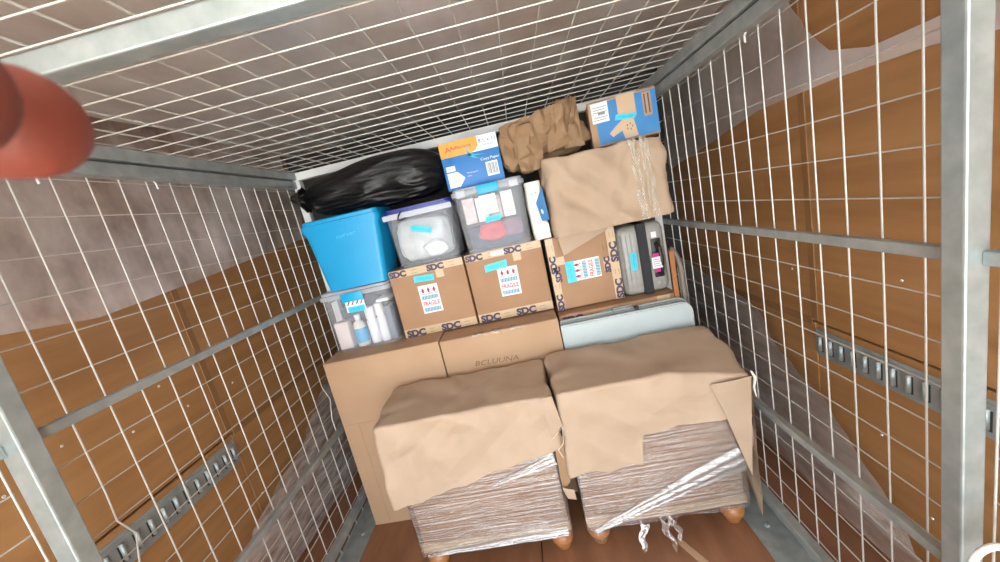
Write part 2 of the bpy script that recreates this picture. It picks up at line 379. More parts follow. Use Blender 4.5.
film('plastic_sheet', 1, .45, 2.65, [(.45, 1.58), (.9, 1.612), (1.04, 1.634), (1.33, 1.644), (1.68, 1.634), (2.65, 1.477)],
     [(.45, 1.64), (.8, 1.70), (1.04, 1.69), (1.2, 1.69), (1.33, 1.73), (1.45, 1.86), (1.56, 2.03), (1.66, 2.17), (1.7, 2.195), (2.6, 2.195)], M_film, 'sagging milky plastic sheet across the upper plywood behind the right mesh', o=9)
film('plastic_sheet', 1, .95, 2.6, [(.95, .02), (1.4, .04), (2.0, .02)], [(.95, .06), (1.14, .255), (1.41, .475), (1.8, .78), (2.36, .90), (2.6, .93)], M_filmh,
     'crinkled clear plastic drape falling diagonally to the floor behind the right mesh', amp=.035, off=.09, o=21)
film('plastic_sheet', -1, 1.0, 2.6, [(1.0, .02), (2.0, .02)], [(1.0, .08), (1.2, .22), (1.373, .36), (1.865, .50), (2.25, .70), (2.6, .85)], M_filmh,
     'crinkled clear plastic drape falling diagonally to the floor behind the left mesh', amp=.035, off=.09, o=33)
def cfn(u, v):
    x = -1.222 + 2.444 * u; y = .1 + 2.5 * v
    return (x, y, 2.10 + .03 * nz((x * 1.2, y, 0), 2.2, 4) + .025 * ridge((x - y * .8, y * .1, 0), 1.3, 2))
single('plastic_sheet', grid(cfn, 60, 60), M_filmc, 'milky plastic sheet spread under the van ceiling above the roof mesh', 'plastic sheet', smooth=True)

# ------------------------------------------------------------------ cardboard helpers
def carton_body(w, d, h, parent, m=M_card, gap=.004, name='carton_body'):
    """local: front face at y=0, x centred, z from 0"""
    b = box(-w / 2, w / 2, 0, d, 0, h - .002, .004, 2)
    o = obj(name, b, m, parent, 40)
    for a, c in ((0.001, d / 2 - gap / 2), (d / 2 + gap / 2, d - .001)):
        obj('top_flap', box(-w / 2 + .001, w / 2 - .001, a, c, h - .0015, h + .001, .0008), m, o)
    return o
def strip(x0, x1, z0, z1, parent, m=M_tape, y=-.0012, name='tape', t=.001):
    return obj(name, box(x0, x1, y, y + t, z0, z1), m, parent)
def fragile(parent, cx, cz, spin=0, w=.10, h=.145, y=-.0014, cover=False):
    def place(bm):
        bmesh.ops.rotate(bm, verts=bm.verts, cent=(0, 0, 0), matrix=Matrix.Rotation(-spin, 3, 'Y'))
        bmesh.ops.translate(bm, verts=bm.verts, vec=(cx, y, cz)); return bm
    s = obj('fragile_sticker', place(box(-w / 2, w / 2, 0, .001, -h / 2, h / 2)), M_label, parent); s['label'] = 'white fragile sticker with teal bands'
    for i in (-1, 0, 1):
        a = [(i * .029 - .009, .043), (i * .029, .062), (i * .029 + .009, .043)]; a += [(i * .029 + .005, .043), (i * .029 + .005, .034), (i * .029 - .005, .034), (i * .029 - .005, .043)]
        pts = [a[1], a[0], a[6], a[5], a[4], a[3], a[2]]
        obj('arrow', place(poly_prism(pts, -.0006, -.0001)), M_maroon, s)
    def at(x, z): return Vector((cx, y, cz)) + Matrix.Rotation(-spin, 3, 'Y') @ Vector((x, -.0005, z))
    lettering('THIS SIDE UP', .0145, M_ink, at(0, .026), s, spin, .95)
    for z in (.0085, -.055):
        obj('band', place(box(-.043, .043, -.0005, -.0001, z - .010, z + .010)), M_teal, s)
        st = bmesh.new()
        for k in range(11):
            x = -.041 + k * .0078; merge(st, poly_prism([(x, z - .0095), (x + .0022, z - .0095), (x + .0082 - .002, z + .0095), (x + .004, z + .0095)], -.0008, -.0006))
        hs = obj('band_hatching', place(st), M_label, s)
    lettering('FRAGILE', .030, M_redp, at(0, -.024), s, spin, .76, bold=.0007)
    return s
def blue_tag(parent, cx, cz, w=.10, h=.028, spin=0, y=-.0018, txt='~~~~~'):
    b = box(-w / 2, w / 2, 0, .001, -h / 2, h / 2)
    # torn short ends
    for v in b.verts: v.co.x += .004 * math.sin(v.co.z * 400 + v.co.x * 90)
    bmesh.ops.rotate(b, verts=b.verts, cent=(0, 0, 0), matrix=Matrix.Rotation(-spin, 3, 'Y')); bmesh.ops.translate(b, verts=b.verts, vec=(cx, y, cz))
    o = obj('cyan_tag', b, M_cyan, parent); o['label'] = 'bright cyan tape tag'
    sb = bmesh.new(); q = Matrix.Rotation(-spin, 3, 'Y'); pts = []
    for i in range(22):
        u = i / 21; pts.append(Vector((cx, y - .0006, cz)) + q @ Vector(((u - .5) * w * .7, 0, h * .22 * math.sin(i * 2.3) * (.5 + .5 * math.cos(i * .9)))))
    obj('handwriting', tube(pts, .0007, 5), mat('tag_ink', (.01, .25, .42), .5), o)
    return o
def tape_print(parent, x, z, spin=0, size=.046, y=-.0022):
    q = Matrix.Rotation(-spin, 3, 'Y')
    lettering('SDC', size, M_print, Vector((x, y, z)), parent, spin, 1.12, bold=.0026)
    for dz, t in ((.009, 'Quality'), (-.008, 'removals')):
        lettering('xxxxxx' if t == 0 else '======', .008, M_print, Vector((x, y, z)) + q @ Vector((.085, 0, dz)), parent, spin)

# ------------------------------------------------------------------ tall cartons at the back, on the floor
TC = .938
t = thing('tall_carton', (-.587, 1.70, 0), 'tall plain brown carton on the floor beneath the lowest clear bin', 'carton', 'tall cartons standing on the floor')
carton_body(.585, .39, TC, t, M_card2)
strip(-.21, -.2085, .02, .60, t, MATS['cardboard'], name='fold_line'); strip(-.28, .12, .598, .6, t, MATS['cardboard'], name='fold_line')
t = thing('tall_carton', (-.002, 1.70, 0), 'tall plain brown carton with handwriting on its front, left of the folding table', 'carton', 'tall cartons standing on the floor')
carton_body(.573, .39, TC - .006, t, M_card2)
pen = [('BCLLUUNA', .045)]
lettering('BCLUUNA', .036, M_marker, Vector((-.04, -.0006, .785)), t, math.radians(-2), 1.3, .25, 'handwriting')
for k in range(3): obj('clear_tape', box(-.12 + .09 * k, -.07 + .09 * k, -.0012, .03, TC - .018, TC - .004), M_ctape, t)
t = thing('tall_carton', (.581, 1.785, 0), 'tall brown carton behind the folding table, under the suitcase', 'carton', 'tall cartons standing on the floor')
carton_body(.57, .305, .914, t, M_card)
blue_tag(t, -.04, .880, .105, .032, math.radians(2)); tape_print(t, -.22, .884)
strip(.19, .25, .86, .913, t)

# ------------------------------------------------------------------ three moving cartons with tape and stickers
def moving_carton(w, h, loc, label):
    t = thing('moving_carton', loc, label, 'carton', 'moving cartons in the middle row')
    b = carton_body(w, .25, h, t, M_card)
    a = strip(-w / 2 + .001, w / 2 - .001, 0, .042, t, name='packing_tape'); c = strip(-w / 2 + .001, w / 2 - .001, h - .036, h + .001, t, name='packing_tape')
    e = strip(.045, .085, h - .075, h - .034, t, y=-.0008, name='packing_tape')
    for x in (-.130, .055): tape_print(a, x, .016)
    for x in (-.145, .05): tape_print(c, x, h - .020, size=.040)
    return t
c1 = moving_carton(.384, .352, (-.302, 1.85, TC + .0025), 'brown moving carton with a fragile sticker, beside the lowest clear bin')
fragile(c1, -.013, .180); blue_tag(c1, -.02, .288, .11, .032, math.radians(-3))
c2 = moving_carton(.384, .352, (.092, 1.85, TC + .0025), 'brown moving carton with a fragile sticker, middle of the three')
fragile(c2, .003, .184, math.radians(-1)); blue_tag(c2, -.047, .272, .118, .036, math.radians(4))
obj('white_scuff', box(-.06, .02, -.0019, -.0014, .323, .345), mat('scuffed_white', (.8, .78, .72), .6), c2)
c3 = moving_carton(.368, .334, (.472, 1.85, .918), 'brown moving carton turned on its side, its fragile sticker reading upwards')
fragile(c3, .0, .160, 0, w=.10, h=.135)
blue_tag(c3, .0, .238, .10, .045); strip(-.03, .03, .036, .075, c3, y=-.0008, name='packing_tape'); tape_print(c3.children[1], 0, .056, size=.036)
lettering('SDC', .040, M_print, Vector((.0, -.0022, .300)), c3, 0, 1.0, bold=.002)
c3.rotation_euler = (0, -math.pi / 2, 0); c3.location = (.472 + .167, 1.85, .916 + .184 + .004)

# ------------------------------------------------------------------ folding table standing on edge
t = thing('folding_table', (.595, 1.705, 0), 'folded pale grey-blue plastic table standing on edge behind the paper-covered cabinet', 'table')
o = rrect(-.305, .305, .02, .888, .055, 7)
def leaf(y0, y1, m, inset=0, z=0):
    pts = rrect(-.305 + inset, .305 - inset, .02, .888 + z, .055, 7); pts = [q for q in pts if q[0] > -.24 + inset] ; k0 = [i for i in range(len(pts)) if pts[i][1] > .4][-1]; pts = pts[:k0 + 1] + [(-.298 + inset, .888 + z), (-.305 + inset, .88 + z), (-.305 + inset, .028), (-.298 + inset, .02)] + pts[k0 + 1:]; b = poly_prism(pts, y0, y1)
    bmesh.ops.bevel(b, geom=[e for e in b.edges if abs(e.verts[0].co.y - e.verts[1].co.y) < 1e-6], offset=.006, segments=2, affect='EDGES'); return b
obj('table_leaf', leaf(0, .026, M_table), M_table, t, 40)
obj('table_leaf', leaf(.036, .060, M_table, .002, .012), M_table, t, 40)
obj('leaf_rim', leaf(.0275, .0345, M_tabled, .006, .008), M_tabled, t, 40)
obj('carry_handle', tube([(-.05, .03, .893), (-.045, .03, .912), (.035, .03, .915), (.04, .03, .893)], .006, 8), M_tabled, t, 40)
obj('latch', box(.05, .07, .022, .04, .887, .903, .002), M_blackp, t)
obj('hinge_bar', box(-.28, .25, .027, .035, .0, .03, .001), M_tabled, t)

# wooden slat and bent tube behind the table, beside the suitcase
single('wooden_slat', box(.850, .872, 1.7675, 1.7790, .0075, 1.12, .003, 2), M_wood, 'narrow orange-brown wooden slat standing beside the suitcase', 'wood slat')
pts = [(.906, 1.80, .015), (.906, 1.80, .55), (.906, 1.80, 1.02)] + [(.906 - .03 * (1 - math.cos(a)), 1.80 + .05 * math.sin(a) * .6, 1.02 + .10 * math.sin(a)) for a in (.3, .6, .9, 1.2, 1.5)]
single('bent_tube', tube(pts, .013, 12), M_greyt, 'grey-brown bent tube between the suitcase and the right mesh', 'tube', smooth=40)

# ------------------------------------------------------------------ storage bins
def bin_shell(w0, w1, d0, d1, h, th=.003, r=.03):
    L = []
    def ring(w, d, z, ins=0): return [(x, y, z) for x, y in rrect(-w / 2 + ins, w / 2 - ins, ins, d - ins, r)]
    def mid(f, ins): return ring(w0 + (w1 - w0) * f, d0 + (d1 - d0) * f, h * f, ins)
    loops = [mid(0, 0), mid(.03, 0), mid(.5, 0), mid(.93, 0), [(x * 1.03, (y - d1 / 2) * 1.03 + d1 / 2, h * .93) for x, y, z in mid(.93, 0)], [(x * 1.03, (y - d1 / 2) * 1.03 + d1 / 2, z) for x, y, z in mid(1, 0)], mid(1, th), mid(.5, th), mid(.02, th)]
    b = loft(loops); bmesh.ops.recalc_face_normals(b, faces=b.faces); return b
def lid(w, d, z, h, m, parent, over=.012, name='lid', skirt=.0):
    L = [[(x, y, z + zz) for x, y in rrect(-w / 2 - o, w / 2 + o, -o, d + o, .035)] for o, zz in ((over, 0), (over, h * .55), (over - .008, h * .6), (over - .008, h * .9), (over - .014, h))]
    L = [L[0], L[1], L[2], L[3], L[4]]
    b = loft(L); bmesh.ops.recalc_face_normals(b, faces=b.faces); return obj(name, b, m, parent, 40)
# blue tub
t = thing('blue_tub', (-.654, 1.83, 1.2615), 'solid bright blue plastic storage tub with a lid, under the black bag', 'storage tub')
b = bin_shell(.305, .385, .22, .25, .318); obj('tub_body', b, M_blue, t, 40)
lid(.385, .255, .308, .052, M_blue, t, over=.010)
for s in (-1, 1): obj('handle', box(s * .198 - .008, s * .198 + .008, .07, .18, .285, .304, .004, 2), M_blue, t, 40)
lettering('curver', .030, mat('pale_blue_print', (.10, .60, .85), .4), Vector((0.02, -.0045, .262)), t, math.radians(2), 1.3)
lettering("'''", .022, MATS['pale_blue_print'], Vector((.085, -.0045, .272)), t, -.3, .7)
# clear bin 1 (lowest)
B1 = thing('clear_bin', (-.688, 1.83, TC + .0025), 'clear plastic bin with a blue latch holding bottles, beneath the blue tub', 'storage bin', 'clear plastic bins')
obj('bin_body', bin_shell(.335, .355, .22, .24, .288), M_clear, B1, 40)
L = lid(.362, .25, .280, .038, M_clearl, B1, over=.008)
obj('latch', box(-.062, .052, -.018, -.010, .256, .300, .003, 2), M_latch, B1, 40)
for s in (-1, 1): obj('side_clip', box(s * .183 - .004, s * .183 + .004, .08, .18, .25, .31, .003), M_clearl, B1)
s_ = obj('bin_sticker', box(-.052, .048, -.009, -.008, .200, .262), M_label, B1); s_['label'] = 'white sticker with red and blue print'
for k in range(4): obj('sticker_mark', poly_prism([(-.045 + .023 * k, .236), (-.037 + .023 * k, .236), (-.024 + .023 * k, .256), (-.032 + .023 * k, .256)], -.0095, -.009), M_redp if k % 2 else M_ink, s_)
blue_tag(B1, -.0, .213, .095, .030, y=-.0100)
# clear bin 2
B2 = thing('clear_bin', (-.270, 1.85, c1.location.z + .3535), 'clear plastic bin with a navy rim and black handle, full of grey wrapped things', 'storage bin', 'clear plastic bins')
obj('black_slab', box(-.160, .160, .002, .215, 0, .012, .003), M_blackp, B2)  # thin black slab darkens the bottom of this bin
obj('bin_body', bin_shell(.310, .332, .22, .245, .272), M_clear, B2, 40)
lid(.338, .25, .266, .030, M_navy, B2, over=.006)
obj('rim_band', box(-.172, .172, -.016, -.011, .245, .272, .002), M_clearl, B2)
obj('wire_handle', tube([(-.075, -.018, .275), (-.088, -.024, .258), (-.095, -.028, .240), (-.075, -.030, .236), (-.055, -.028, .243)], .0042, 8), M_blackp, B2, 40)
blue_tag(B2, .0, .175, .105, .028, math.radians(-18), y=-.012)
# clear bin 3
B3 = thing('clear_bin', (.088, 1.80, c2.location.z + .3535), 'clear plastic bin holding red and navy clothes, under the printed paper box', 'storage bin', 'clear plastic bins')
obj('bin_body', bin_shell(.312, .332, .225, .245, .288), M_clear, B3, 40)
lid(.338, .25, .280, .036, M_clearl, B3, over=.006)
obj('latch', box(-.045, .055, -.018, -.010, .270, .312, .003, 2), M_latch, B3, 40)
for s in (-1, 1): obj('lid_clip', box(s * .125 - .022, s * .125 + .022, -.016, -.010, .272, .305, .003), M_clearl, B3)
s_ = obj('bin_sticker', box(-.045, .032, -.009, -.008, .175, .262), M_label, B3); s_['label'] = 'white paper sticker with black print'
lettering('CONTENTS', .013, M_ink, Vector((-.005, -.0095, .190)), s_)
blue_tag(B3, .0, .150, .075, .026, math.radians(2), y=-.0105)

# ---- what is in the bins
def cloth_lump(name, c, r, m, label, cat='clothing', o=0, amp=.25, fold=6, group=None, flatten=0.0, ico=4):
    b = bmesh.new(); bmesh.ops.create_icosphere(b, subdivisions=ico, radius=1)
    for v in b.verts:
        p = v.co.copy(); sgn = [math.copysign(abs(a) ** (1 - flatten), a) for a in p]
        d = 1 + amp * (.6 * nz(p, 1.6, o) + .4 * (ridge(p, fold * .4, o) - .5))
        v.co = Vector((c[0] + r[0] * sgn[0] * d, c[1] + r[1] * sgn[1] * d, c[2] + r[2] * sgn[2] * d))
    return single(name, b, m, label, cat, group, smooth=True)
z1 = TC + .0025 + .009
single('detergent_box', box(-.845, -.772, 1.842, 1.90, z1, z1 + .145, .006, 2), mat('pink_white_card', (.72, .62, .60), .6), 'pinkish white pack at the left front inside the lowest clear bin', 'box', smooth=40)
bt = thing('lotion_bottle', (-.722, 1.866, z1), 'white bottle with a blue label inside the lowest clear bin', 'bottle')
obj('bottle_body', lathe([(.030, 0), (.032, .006), (.032, .10), (.026, .125), (.013, .135), (.013, .142)], 20), M_whitec, bt, 40)
obj('cap', lathe([(.015, .142), (.015, .165), (.012, .168)], 16), M_whitep, bt, 40)
bl = obj('bottle_label', lathe([(.0325, .02), (.0328, .021), (.0328, .095), (.0325, .096)], 20), M_latch, bt, 40)
for k, (x, y, r_, h_) in enumerate(((-.652, 1.872, .027, .19), (-.598, 1.868, .024, .20))):
    j = thing('white_jar', (x, y, z1), ['taller white jar beside the blue-labelled bottle in the lowest clear bin', 'slim white bottle next to the dark pack in the lowest clear bin'][k], 'jar', 'white containers in the lowest clear bin')
    obj('jar_body', lathe([(r_ * .9, 0), (r_, .006), (r_, h_ * .62), (r_ * .7, h_ * .70)], 18), M_whitep, j, 40); obj('lid', lathe([(r_ * .95, h_ * .70), (r_ * .95, h_), (r_ * .85, h_ + .004)], 18), M_label, j, 40)
single('dark_pack', box(-.572, -.535, 1.858, 1.95, z1, z1 + .18, .008, 2), M_slate, 'slate blue pack at the right end inside the lowest clear bin', 'box', smooth=40)
cloth_lump('dark_cloth', (-.70, 1.96, z1 + .17), (.125, .05, .075), M_slate, 'dark slate cloth bundled behind the bottles in the lowest clear bin', o=2)
single('white_tray', box(-.60, -.53, 1.86, 1.97, z1 + .205, z1 + .222, .004, 2), M_whitep, 'small white tray near the top right inside the lowest clear bin', 'tray')
z2 = B2.location.z + .016
cloth_lump('wrapped_bundle', (-.282, 1.966, z2 + .112), (.138, .078, .108), M_greyc, 'grey plastic-wrapped bundle filling the navy-rimmed bin', 'bundle', o=5, amp=.10, flatten=.55)
cloth_lump('white_bag', (-.225, 1.868, z2 + .055), (.060, .014, .040), M_whitep, 'crumpled white bag low at the front of the navy-rimmed bin', 'bag', o=8, amp=.3)
z3 = B3.location.z + .009
cloth_lump('navy_jumper', (.08, 1.912, z3 + .062), (.136, .078, .058), M_navyc, 'navy folded clothes in the bottom of the red-and-navy bin', o=11, amp=.10, flatten=.55)
cloth_lump('red_shirt', (.078, 1.8175, z3 + .086), (.068, .010, .042), M_redc, 'bright red garment pressed against the front of the clear bin', o=13, amp=.35, flatten=.2)
cloth_lump('patterned_cloth', (.17, 1.817, z3 + .085), (.045, .010, .040), mat('purple_cloth', (.25, .12, .2), .7, var=.4, vscale=(90, 90, 90)), 'purple patterned cloth beside the red garment in the clear bin', o=14, amp=.3, flatten=.3)
for k in range(4):
    single('magazine', box(-.045 + .062 * k, .012 + .062 * k, 1.83 + .004 * (k % 2), 1.95, z3 + .135, z3 + .255 - .006 * (k % 3), .003), M_pinkc if k % 2 == 0 else M_whitep,
           ['pinkish paper pack at the left of the upright packs in the clear bin', 'white paper pack second from left in the clear bin', 'pinkish paper pack third from left in the clear bin', 'white paper pack at the right end in the clear bin'][k], 'paper pack', 'paper packs in the clear bin')

# ------------------------------------------------------------------ suitcase
t = thing('suitcase', (.757, 1.84, .917), 'grey ribbed hard-shell suitcase with a black strap lying under the big paper parcel', 'suitcase')
b = box(-.112, .112, 0, .235, 0, .348, .038, 5)
obj('shell', b, M_case, t, True)
for k in range(5): obj('shell_rib', box(-.098 + .022 * k, -.093 + .022 * k, -.003, .01, .04, .31, .002, 1), M_case, t)
st = obj('strap', box(-.018, .026, -.0035, .236, -.0015, .351, .003, 1), M_strap, t); obj('strap_edge', box(-.022, -.018, -.005, .2, .01, .34, .001), MATS['black_plastic'], st)
obj('carry_handle', tube([(.062, -.002, .10), (.068, -.026, .115), (.07, -.03, .17), (.068, -.026, .225), (.062, -.002, .24)], [.011, .011, .012, .011, .011], 10), M_blackp, t, 40)
obj('handle_plate', box(.040, .085, -.006, .002, .075, .265, .004, 2), M_blackp, t, 40)
obj('lock', box(.045, .070, -.007, .0, .27, .30, .003, 2), M_label, t, 40)
obj('badge', lathe([(.014, 0), (.014, .004), (.010, .006)], 16), M_case, t, 40).matrix_local = Matrix.Translation((.058, .001, .045)) @ Matrix.Rotation(math.pi / 2, 4, 'X')
g = obj('luggage_tag', box(.022, .070, -.038, -.036, .128, .182), M_label, t); obj('tag_back', box(.030, .058, -.0358, -.034, .108, .20), mat('magenta_card', (.5, .02, .2), .5), g)
for k in range(4): obj('tag_print', box(.028, .064 - .006 * (k % 2), -.0385, -.038, .138 + .010 * k, .142 + .010 * k), M_grey, g)
blue_tag(t, -.052, .175, .095, .030, math.radians(86), y=-.0045)

# ------------------------------------------------------------------ kraft parcel on top
def wobble(b, amp, s, o, axis=None):
    b.normal_update()
    for v in b.verts:
        d = amp * (nz(v.co, s, o) + .6 * (ridge(v.co, s * 2.1, o + 3) - .5)); v.co += v.normal * d
def dense_box(x0, x1, y0, y1, z0, z1, n, bev=.015):
    b = box(x0, x1, y0, y1, z0, z1, bev, 3); 
    bmesh.ops.subdivide_edges(b, edges=[e for e in b.edges if e.calc_length() > .1], cuts=n, use_grid_fill=True); return b
P = thing('kraft_parcel', (.625, 1.752, 1.289), 'large flat parcel wrapped in brown kraft paper and clear tape above the suitcase', 'parcel')
def pfront(u, v, back=0):
    pass
def crease(p, seed):
    rr = random.Random(seed); t = 0
    for i in range(7):
        n = Vector((rr.uniform(-1, 1), rr.uniform(-1, 1), rr.uniform(-1, 1))).normalized(); f = rr.uniform(3.5, 9); o = rr.uniform(0, 9)
        a = n.dot(Vector(p)) * f + o; a -= math.floor(a); t += (abs(a - .5) * 4 - 1) * max(0, nz(p, 3.1, seed + i * 3.7) + .25)
    return t * .6
def wrap_loops(w, d, h, hemfn, nper, nz_, seed, amp, sc, bulge=.0, r=.02, topamp=1.0, taper=0):
    per = rrect(-w / 2, w / 2, 0, d, r, 4); L = []
    # resample the perimeter evenly
    seg = []; tot = 0
    for i in range(len(per)):
        a = Vector(per[i]); c = Vector(per[(i + 1) % len(per)]); l = (c - a).length; seg.append((tot, a, c, l)); tot += l
    pts = []
    for k in range(nper):
        s = tot * k / nper
        for s0, a, c, l in seg:
            if s0 <= s < s0 + l + 1e-9 and l > 1e-9: pts.append(a + (c - a) * ((s - s0) / l)); break
    ctr = Vector((0, d / 2))
    def disp(p): return amp * .85 * crease(p * 1.3, seed) + amp * (.6 * nz(p, sc, seed) + .6 * (ridge(p, sc * 1.7, seed + 5) - .55) + .3 * nz(p, sc * 4, seed + 9))
    for j in range(nz_ + 1):
        f = j / nz_; ring = []
        for q in pts:
            hm = hemfn(q.x, q.y); z = hm + (h - .012 - hm) * f
            n = (q - ctr); n = Vector((n.x / (w / 2), n.y / (d / 2))); n = Vector((n.x if abs(n.x) > .8 * max(abs(n.x), abs(n.y)) else 0, n.y if abs(n.y) > .8 * max(abs(n.x), abs(n.y)) else 0)).normalized()
            p3 = Vector((q.x, q.y, z)); e = disp(p3) + bulge * (1 - f) + .3 * amp
            ring.append((q.x + n.x * e, q.y + n.y * e, z + .3 * disp(p3 * 1.3)))
        L.append(ring)
    base = L[-1]
    for f in (.985, .95, .9, .8, .7, .6, .5, .4, .3, .2, .1, .03):
        ring = []
        for (x, y, z), q in zip(base, pts):
            px, py = x * f, d / 2 + (y - d / 2) * f; zz = h if f < .98 else h - .004
            ring.append((px, py, zz + topamp * .6 * disp(Vector((px, py, h)))))
        L.append(ring)
    b = loft(L, cap0=False, cap1=True); bmesh.ops.recalc_face_normals(b, faces=b.faces); return b
b = wrap_loops(.53, .30, .352, lambda x, y: .004, 180, 34, 41, .016, 4.0, r=.03)
obj('paper_wrap', b, M_kraft, P, 50)
obj('parcel_bottom', box(-.255, .255, .015, .285, .001, .01), M_kraft, P)
fl_ = obj('paper_flap', poly_prism([(-.262, .02), (-.245, -.095), (-.03, -.018), (.02, .03)], .075, .0765), M_kraft, P)
for x in (.118, .165):
    def tp(u, v, x=x): return (x + .034 * u + .004 * math.sin(v * 17) - .01 * v, -.013 - .003 * nz((x, u, v * 4), 3, 1), .003 + .352 * v)
    obj('clear_tape', grid(tp, 4, 24), M_ctape, P, True)
# ------------------------------------------------------------------ blue printed box, top right
t = thing('blue_print_box', (.762, 1.850, 1.652), 'small blue-printed cardboard box on top of the kraft parcel by the right mesh', 'box', rot=(0, 0, math.radians(-9)))
carton_body(.298, .17, .200, t, M_card2)
strip(-.118, .148, .008, .190, t, M_boxblue2, name='blue_print')
strip(-.02, .058, .10, .2, t, M_tape, y=-.002, name='kraft_patch')
obj('kraft_patch', poly_prism([(-.035, .075), (.0, .098), (.042, .098), (.055, .012), (-.004, .010), (-.012, .048), (-.055, .03), (-.068, .048)], -.002, -.0012), M_tape, t)
for i in range(5):
    a = i * 1.257; obj('dash_mark', box(.022 + .012 * math.cos(a) - .002, .022 + .012 * math.cos(a) + .002, -.0026, -.002, .058 + .012 * math.sin(a) - .004, .058 + .012 * math.sin(a) + .004), M_ink, t)
s_ = obj('address_label', box(-.135, -.06, -.0026, -.0016, .105, .192), M_label, t)
for k in range(6): obj('label_print', box(-.127 + (.02 if k == 2 else 0), -.075 + .008 * (k % 2), -.0032, -.0026, .116 + .011 * k, .119 + .011 * k + (.008 if k == 2 else 0)), M_grey, s_)
blue_tag(t, .01, .105, .090, .024, math.radians(-7), y=-.0032)
vp = obj('vent_panel', box(.090, .125, -.002, -.001, .085, .185), M_card2, t)
for x in (.099, .115): obj('vent_slit', box(x - .003, x + .003, -.0026, -.002, .095, .178), M_ink, vp)
# ------------------------------------------------------------------ printed paper box on bin 3
t = thing('copy_paper_box', (.044, 1.842, B3.location.z + .3175), 'blue and orange printed copy paper box standing on the clear bin', 'box')
obj('box_body', box(-.138, .138, 0, .21, 0, .216, .003, 2), M_boxblue, t, 40)
f_ = strip(-.137, .137, .148, .215, t, M_whitep, y=-.0012, name='white_print')
pts = [(-.137, .148), (.005, .148), (.03, .156), (.045, .175), (.045, .215), (-.137, .215)]
obj('orange_print', poly_prism(pts, -.0022, -.0012), M_orange, t)
lettering('A', .034, M_redp, Vector((-.098, -.0030, .180)), t, .1, 1.4); lettering('Reflections', .022, mat('purple_ink', (.16, .03, .12), .5), Vector((-.035, -.0030, .184)), t, 0, 1.0)
lettering('8½ x 11', .026, mat('blue_ink', (.05, .09, .28), .5), Vector((.092, -.0030, .190)), t, 0, .95); lettering('500 Sheets', .011, M_boxblue, Vector((.092, -.0030, .170)), t)
lettering('Copy Paper', .017, M_whitep, Vector((.088, -.0030, .108)), t, 0, 1.1)
bc = strip(.062, .118, .028, .092, t, M_whitep, y=-.0016, name='barcode_panel')
for k in range(9): obj('barcode_bar', box(.067 + .0053 * k, .0695 + .0053 * k + .001 * (k % 3), -.0022, -.0016, .036, .086), M_grey, bc)
obj('arrow_panel', poly_prism([(-.125, .010), (-.075, .010), (-.045, .045), (-.075, .078), (-.125, .078)], -.0022, -.0012), M_whitep, t)
obj('small_panel', box(-.125, -.082, -.0022, -.0012, .084, .108, .0), M_whitep, t)
lettering('10', .02, M_grey, Vector((-.10, -.003, .056)), t); lettering('20', .022, M_grey, Vector((-.098, -.003, .03)), t); lettering('REAM', .011, M_grey, Vector((-.103, -.003, .096)), t)
lettering('Multipurpose', .010, M_whitep, Vector((-.005, -.003, .062)), t); lettering('white', .010, M_whitep, Vector((-.022, -.003, .048)), t)
cs = bmesh.new(); random.seed(3)
for k in range(7):
    a = -.5 + k * .32; merge(cs, poly_prism([(-.01, .135), (-.01 + .008, .142), (-.01 + (.055 + .03 * math.sin(k * 2)) * math.cos(a + .3), .137 + (.05 + .02 * math.cos(k)) * math.sin(a * .7))], -.0032, -.0024))
obj('cyan_splash', cs, M_cyan, t)

# ------------------------------------------------------------------ black rubbish bag
BG = thing('black_bag', (-.47, 1.83, 1.62), 'shiny black plastic rubbish bag slumped over the blue tub and the navy-rimmed bin', 'bag')
b = bmesh.new(); bmesh.ops.create_icosphere(b, subdivisions=6, radius=1)
for v in b.verts:
    p = v.co.copy(); q = [math.copysign(abs(a) ** .72, a) for a in p]
    x = .375 * q[0]; y = .15 + .145 * q[1]; z = .118 + .118 * q[2]
    w_ = Vector((x, y, z))
    d = .008 * nz(w_, 3.2, 2) + .003 * (ridge((x * .6, y * 2, z * 2.4), 6, 4) - .5) + .008 * (ridge((x * .45, y * 2, z * 2.2), 13, 7) - .5) * max(0, min(1, (.15 - z) / .1))
    y += p.y * d * 2.2; z += p.z * d * 1.2
    if p.y < 0: y -= .9 * d
    z += .022 * math.sin((x + .1) * 4.0) if p.z > 0 else 0
    z = z + (.035 if x > .0 and p.z < 0 else 0) * 0 - (.0 if x < 0 else .06 * x * (1 if p.z < 0 else 1.0) * .6)
    if p.z < 0: z = max(z, .004 - (.05 if (x > .22) else 0) * 0)
    v.co = (x, y, z)
obj('bag_body', b, M_black, BG, True)
def neck(u, v):
    a = 2 * math.pi * u; r = .05 * (1 - v) ** 1.5 + .012 + .004 * math.sin(9 * a)
    return (-.34 - .07 * v, .06 + r * math.cos(a), .11 + .02 * v + r * math.sin(a))
obj('bag_neck', grid(neck, 36, 10), M_black, BG, True)
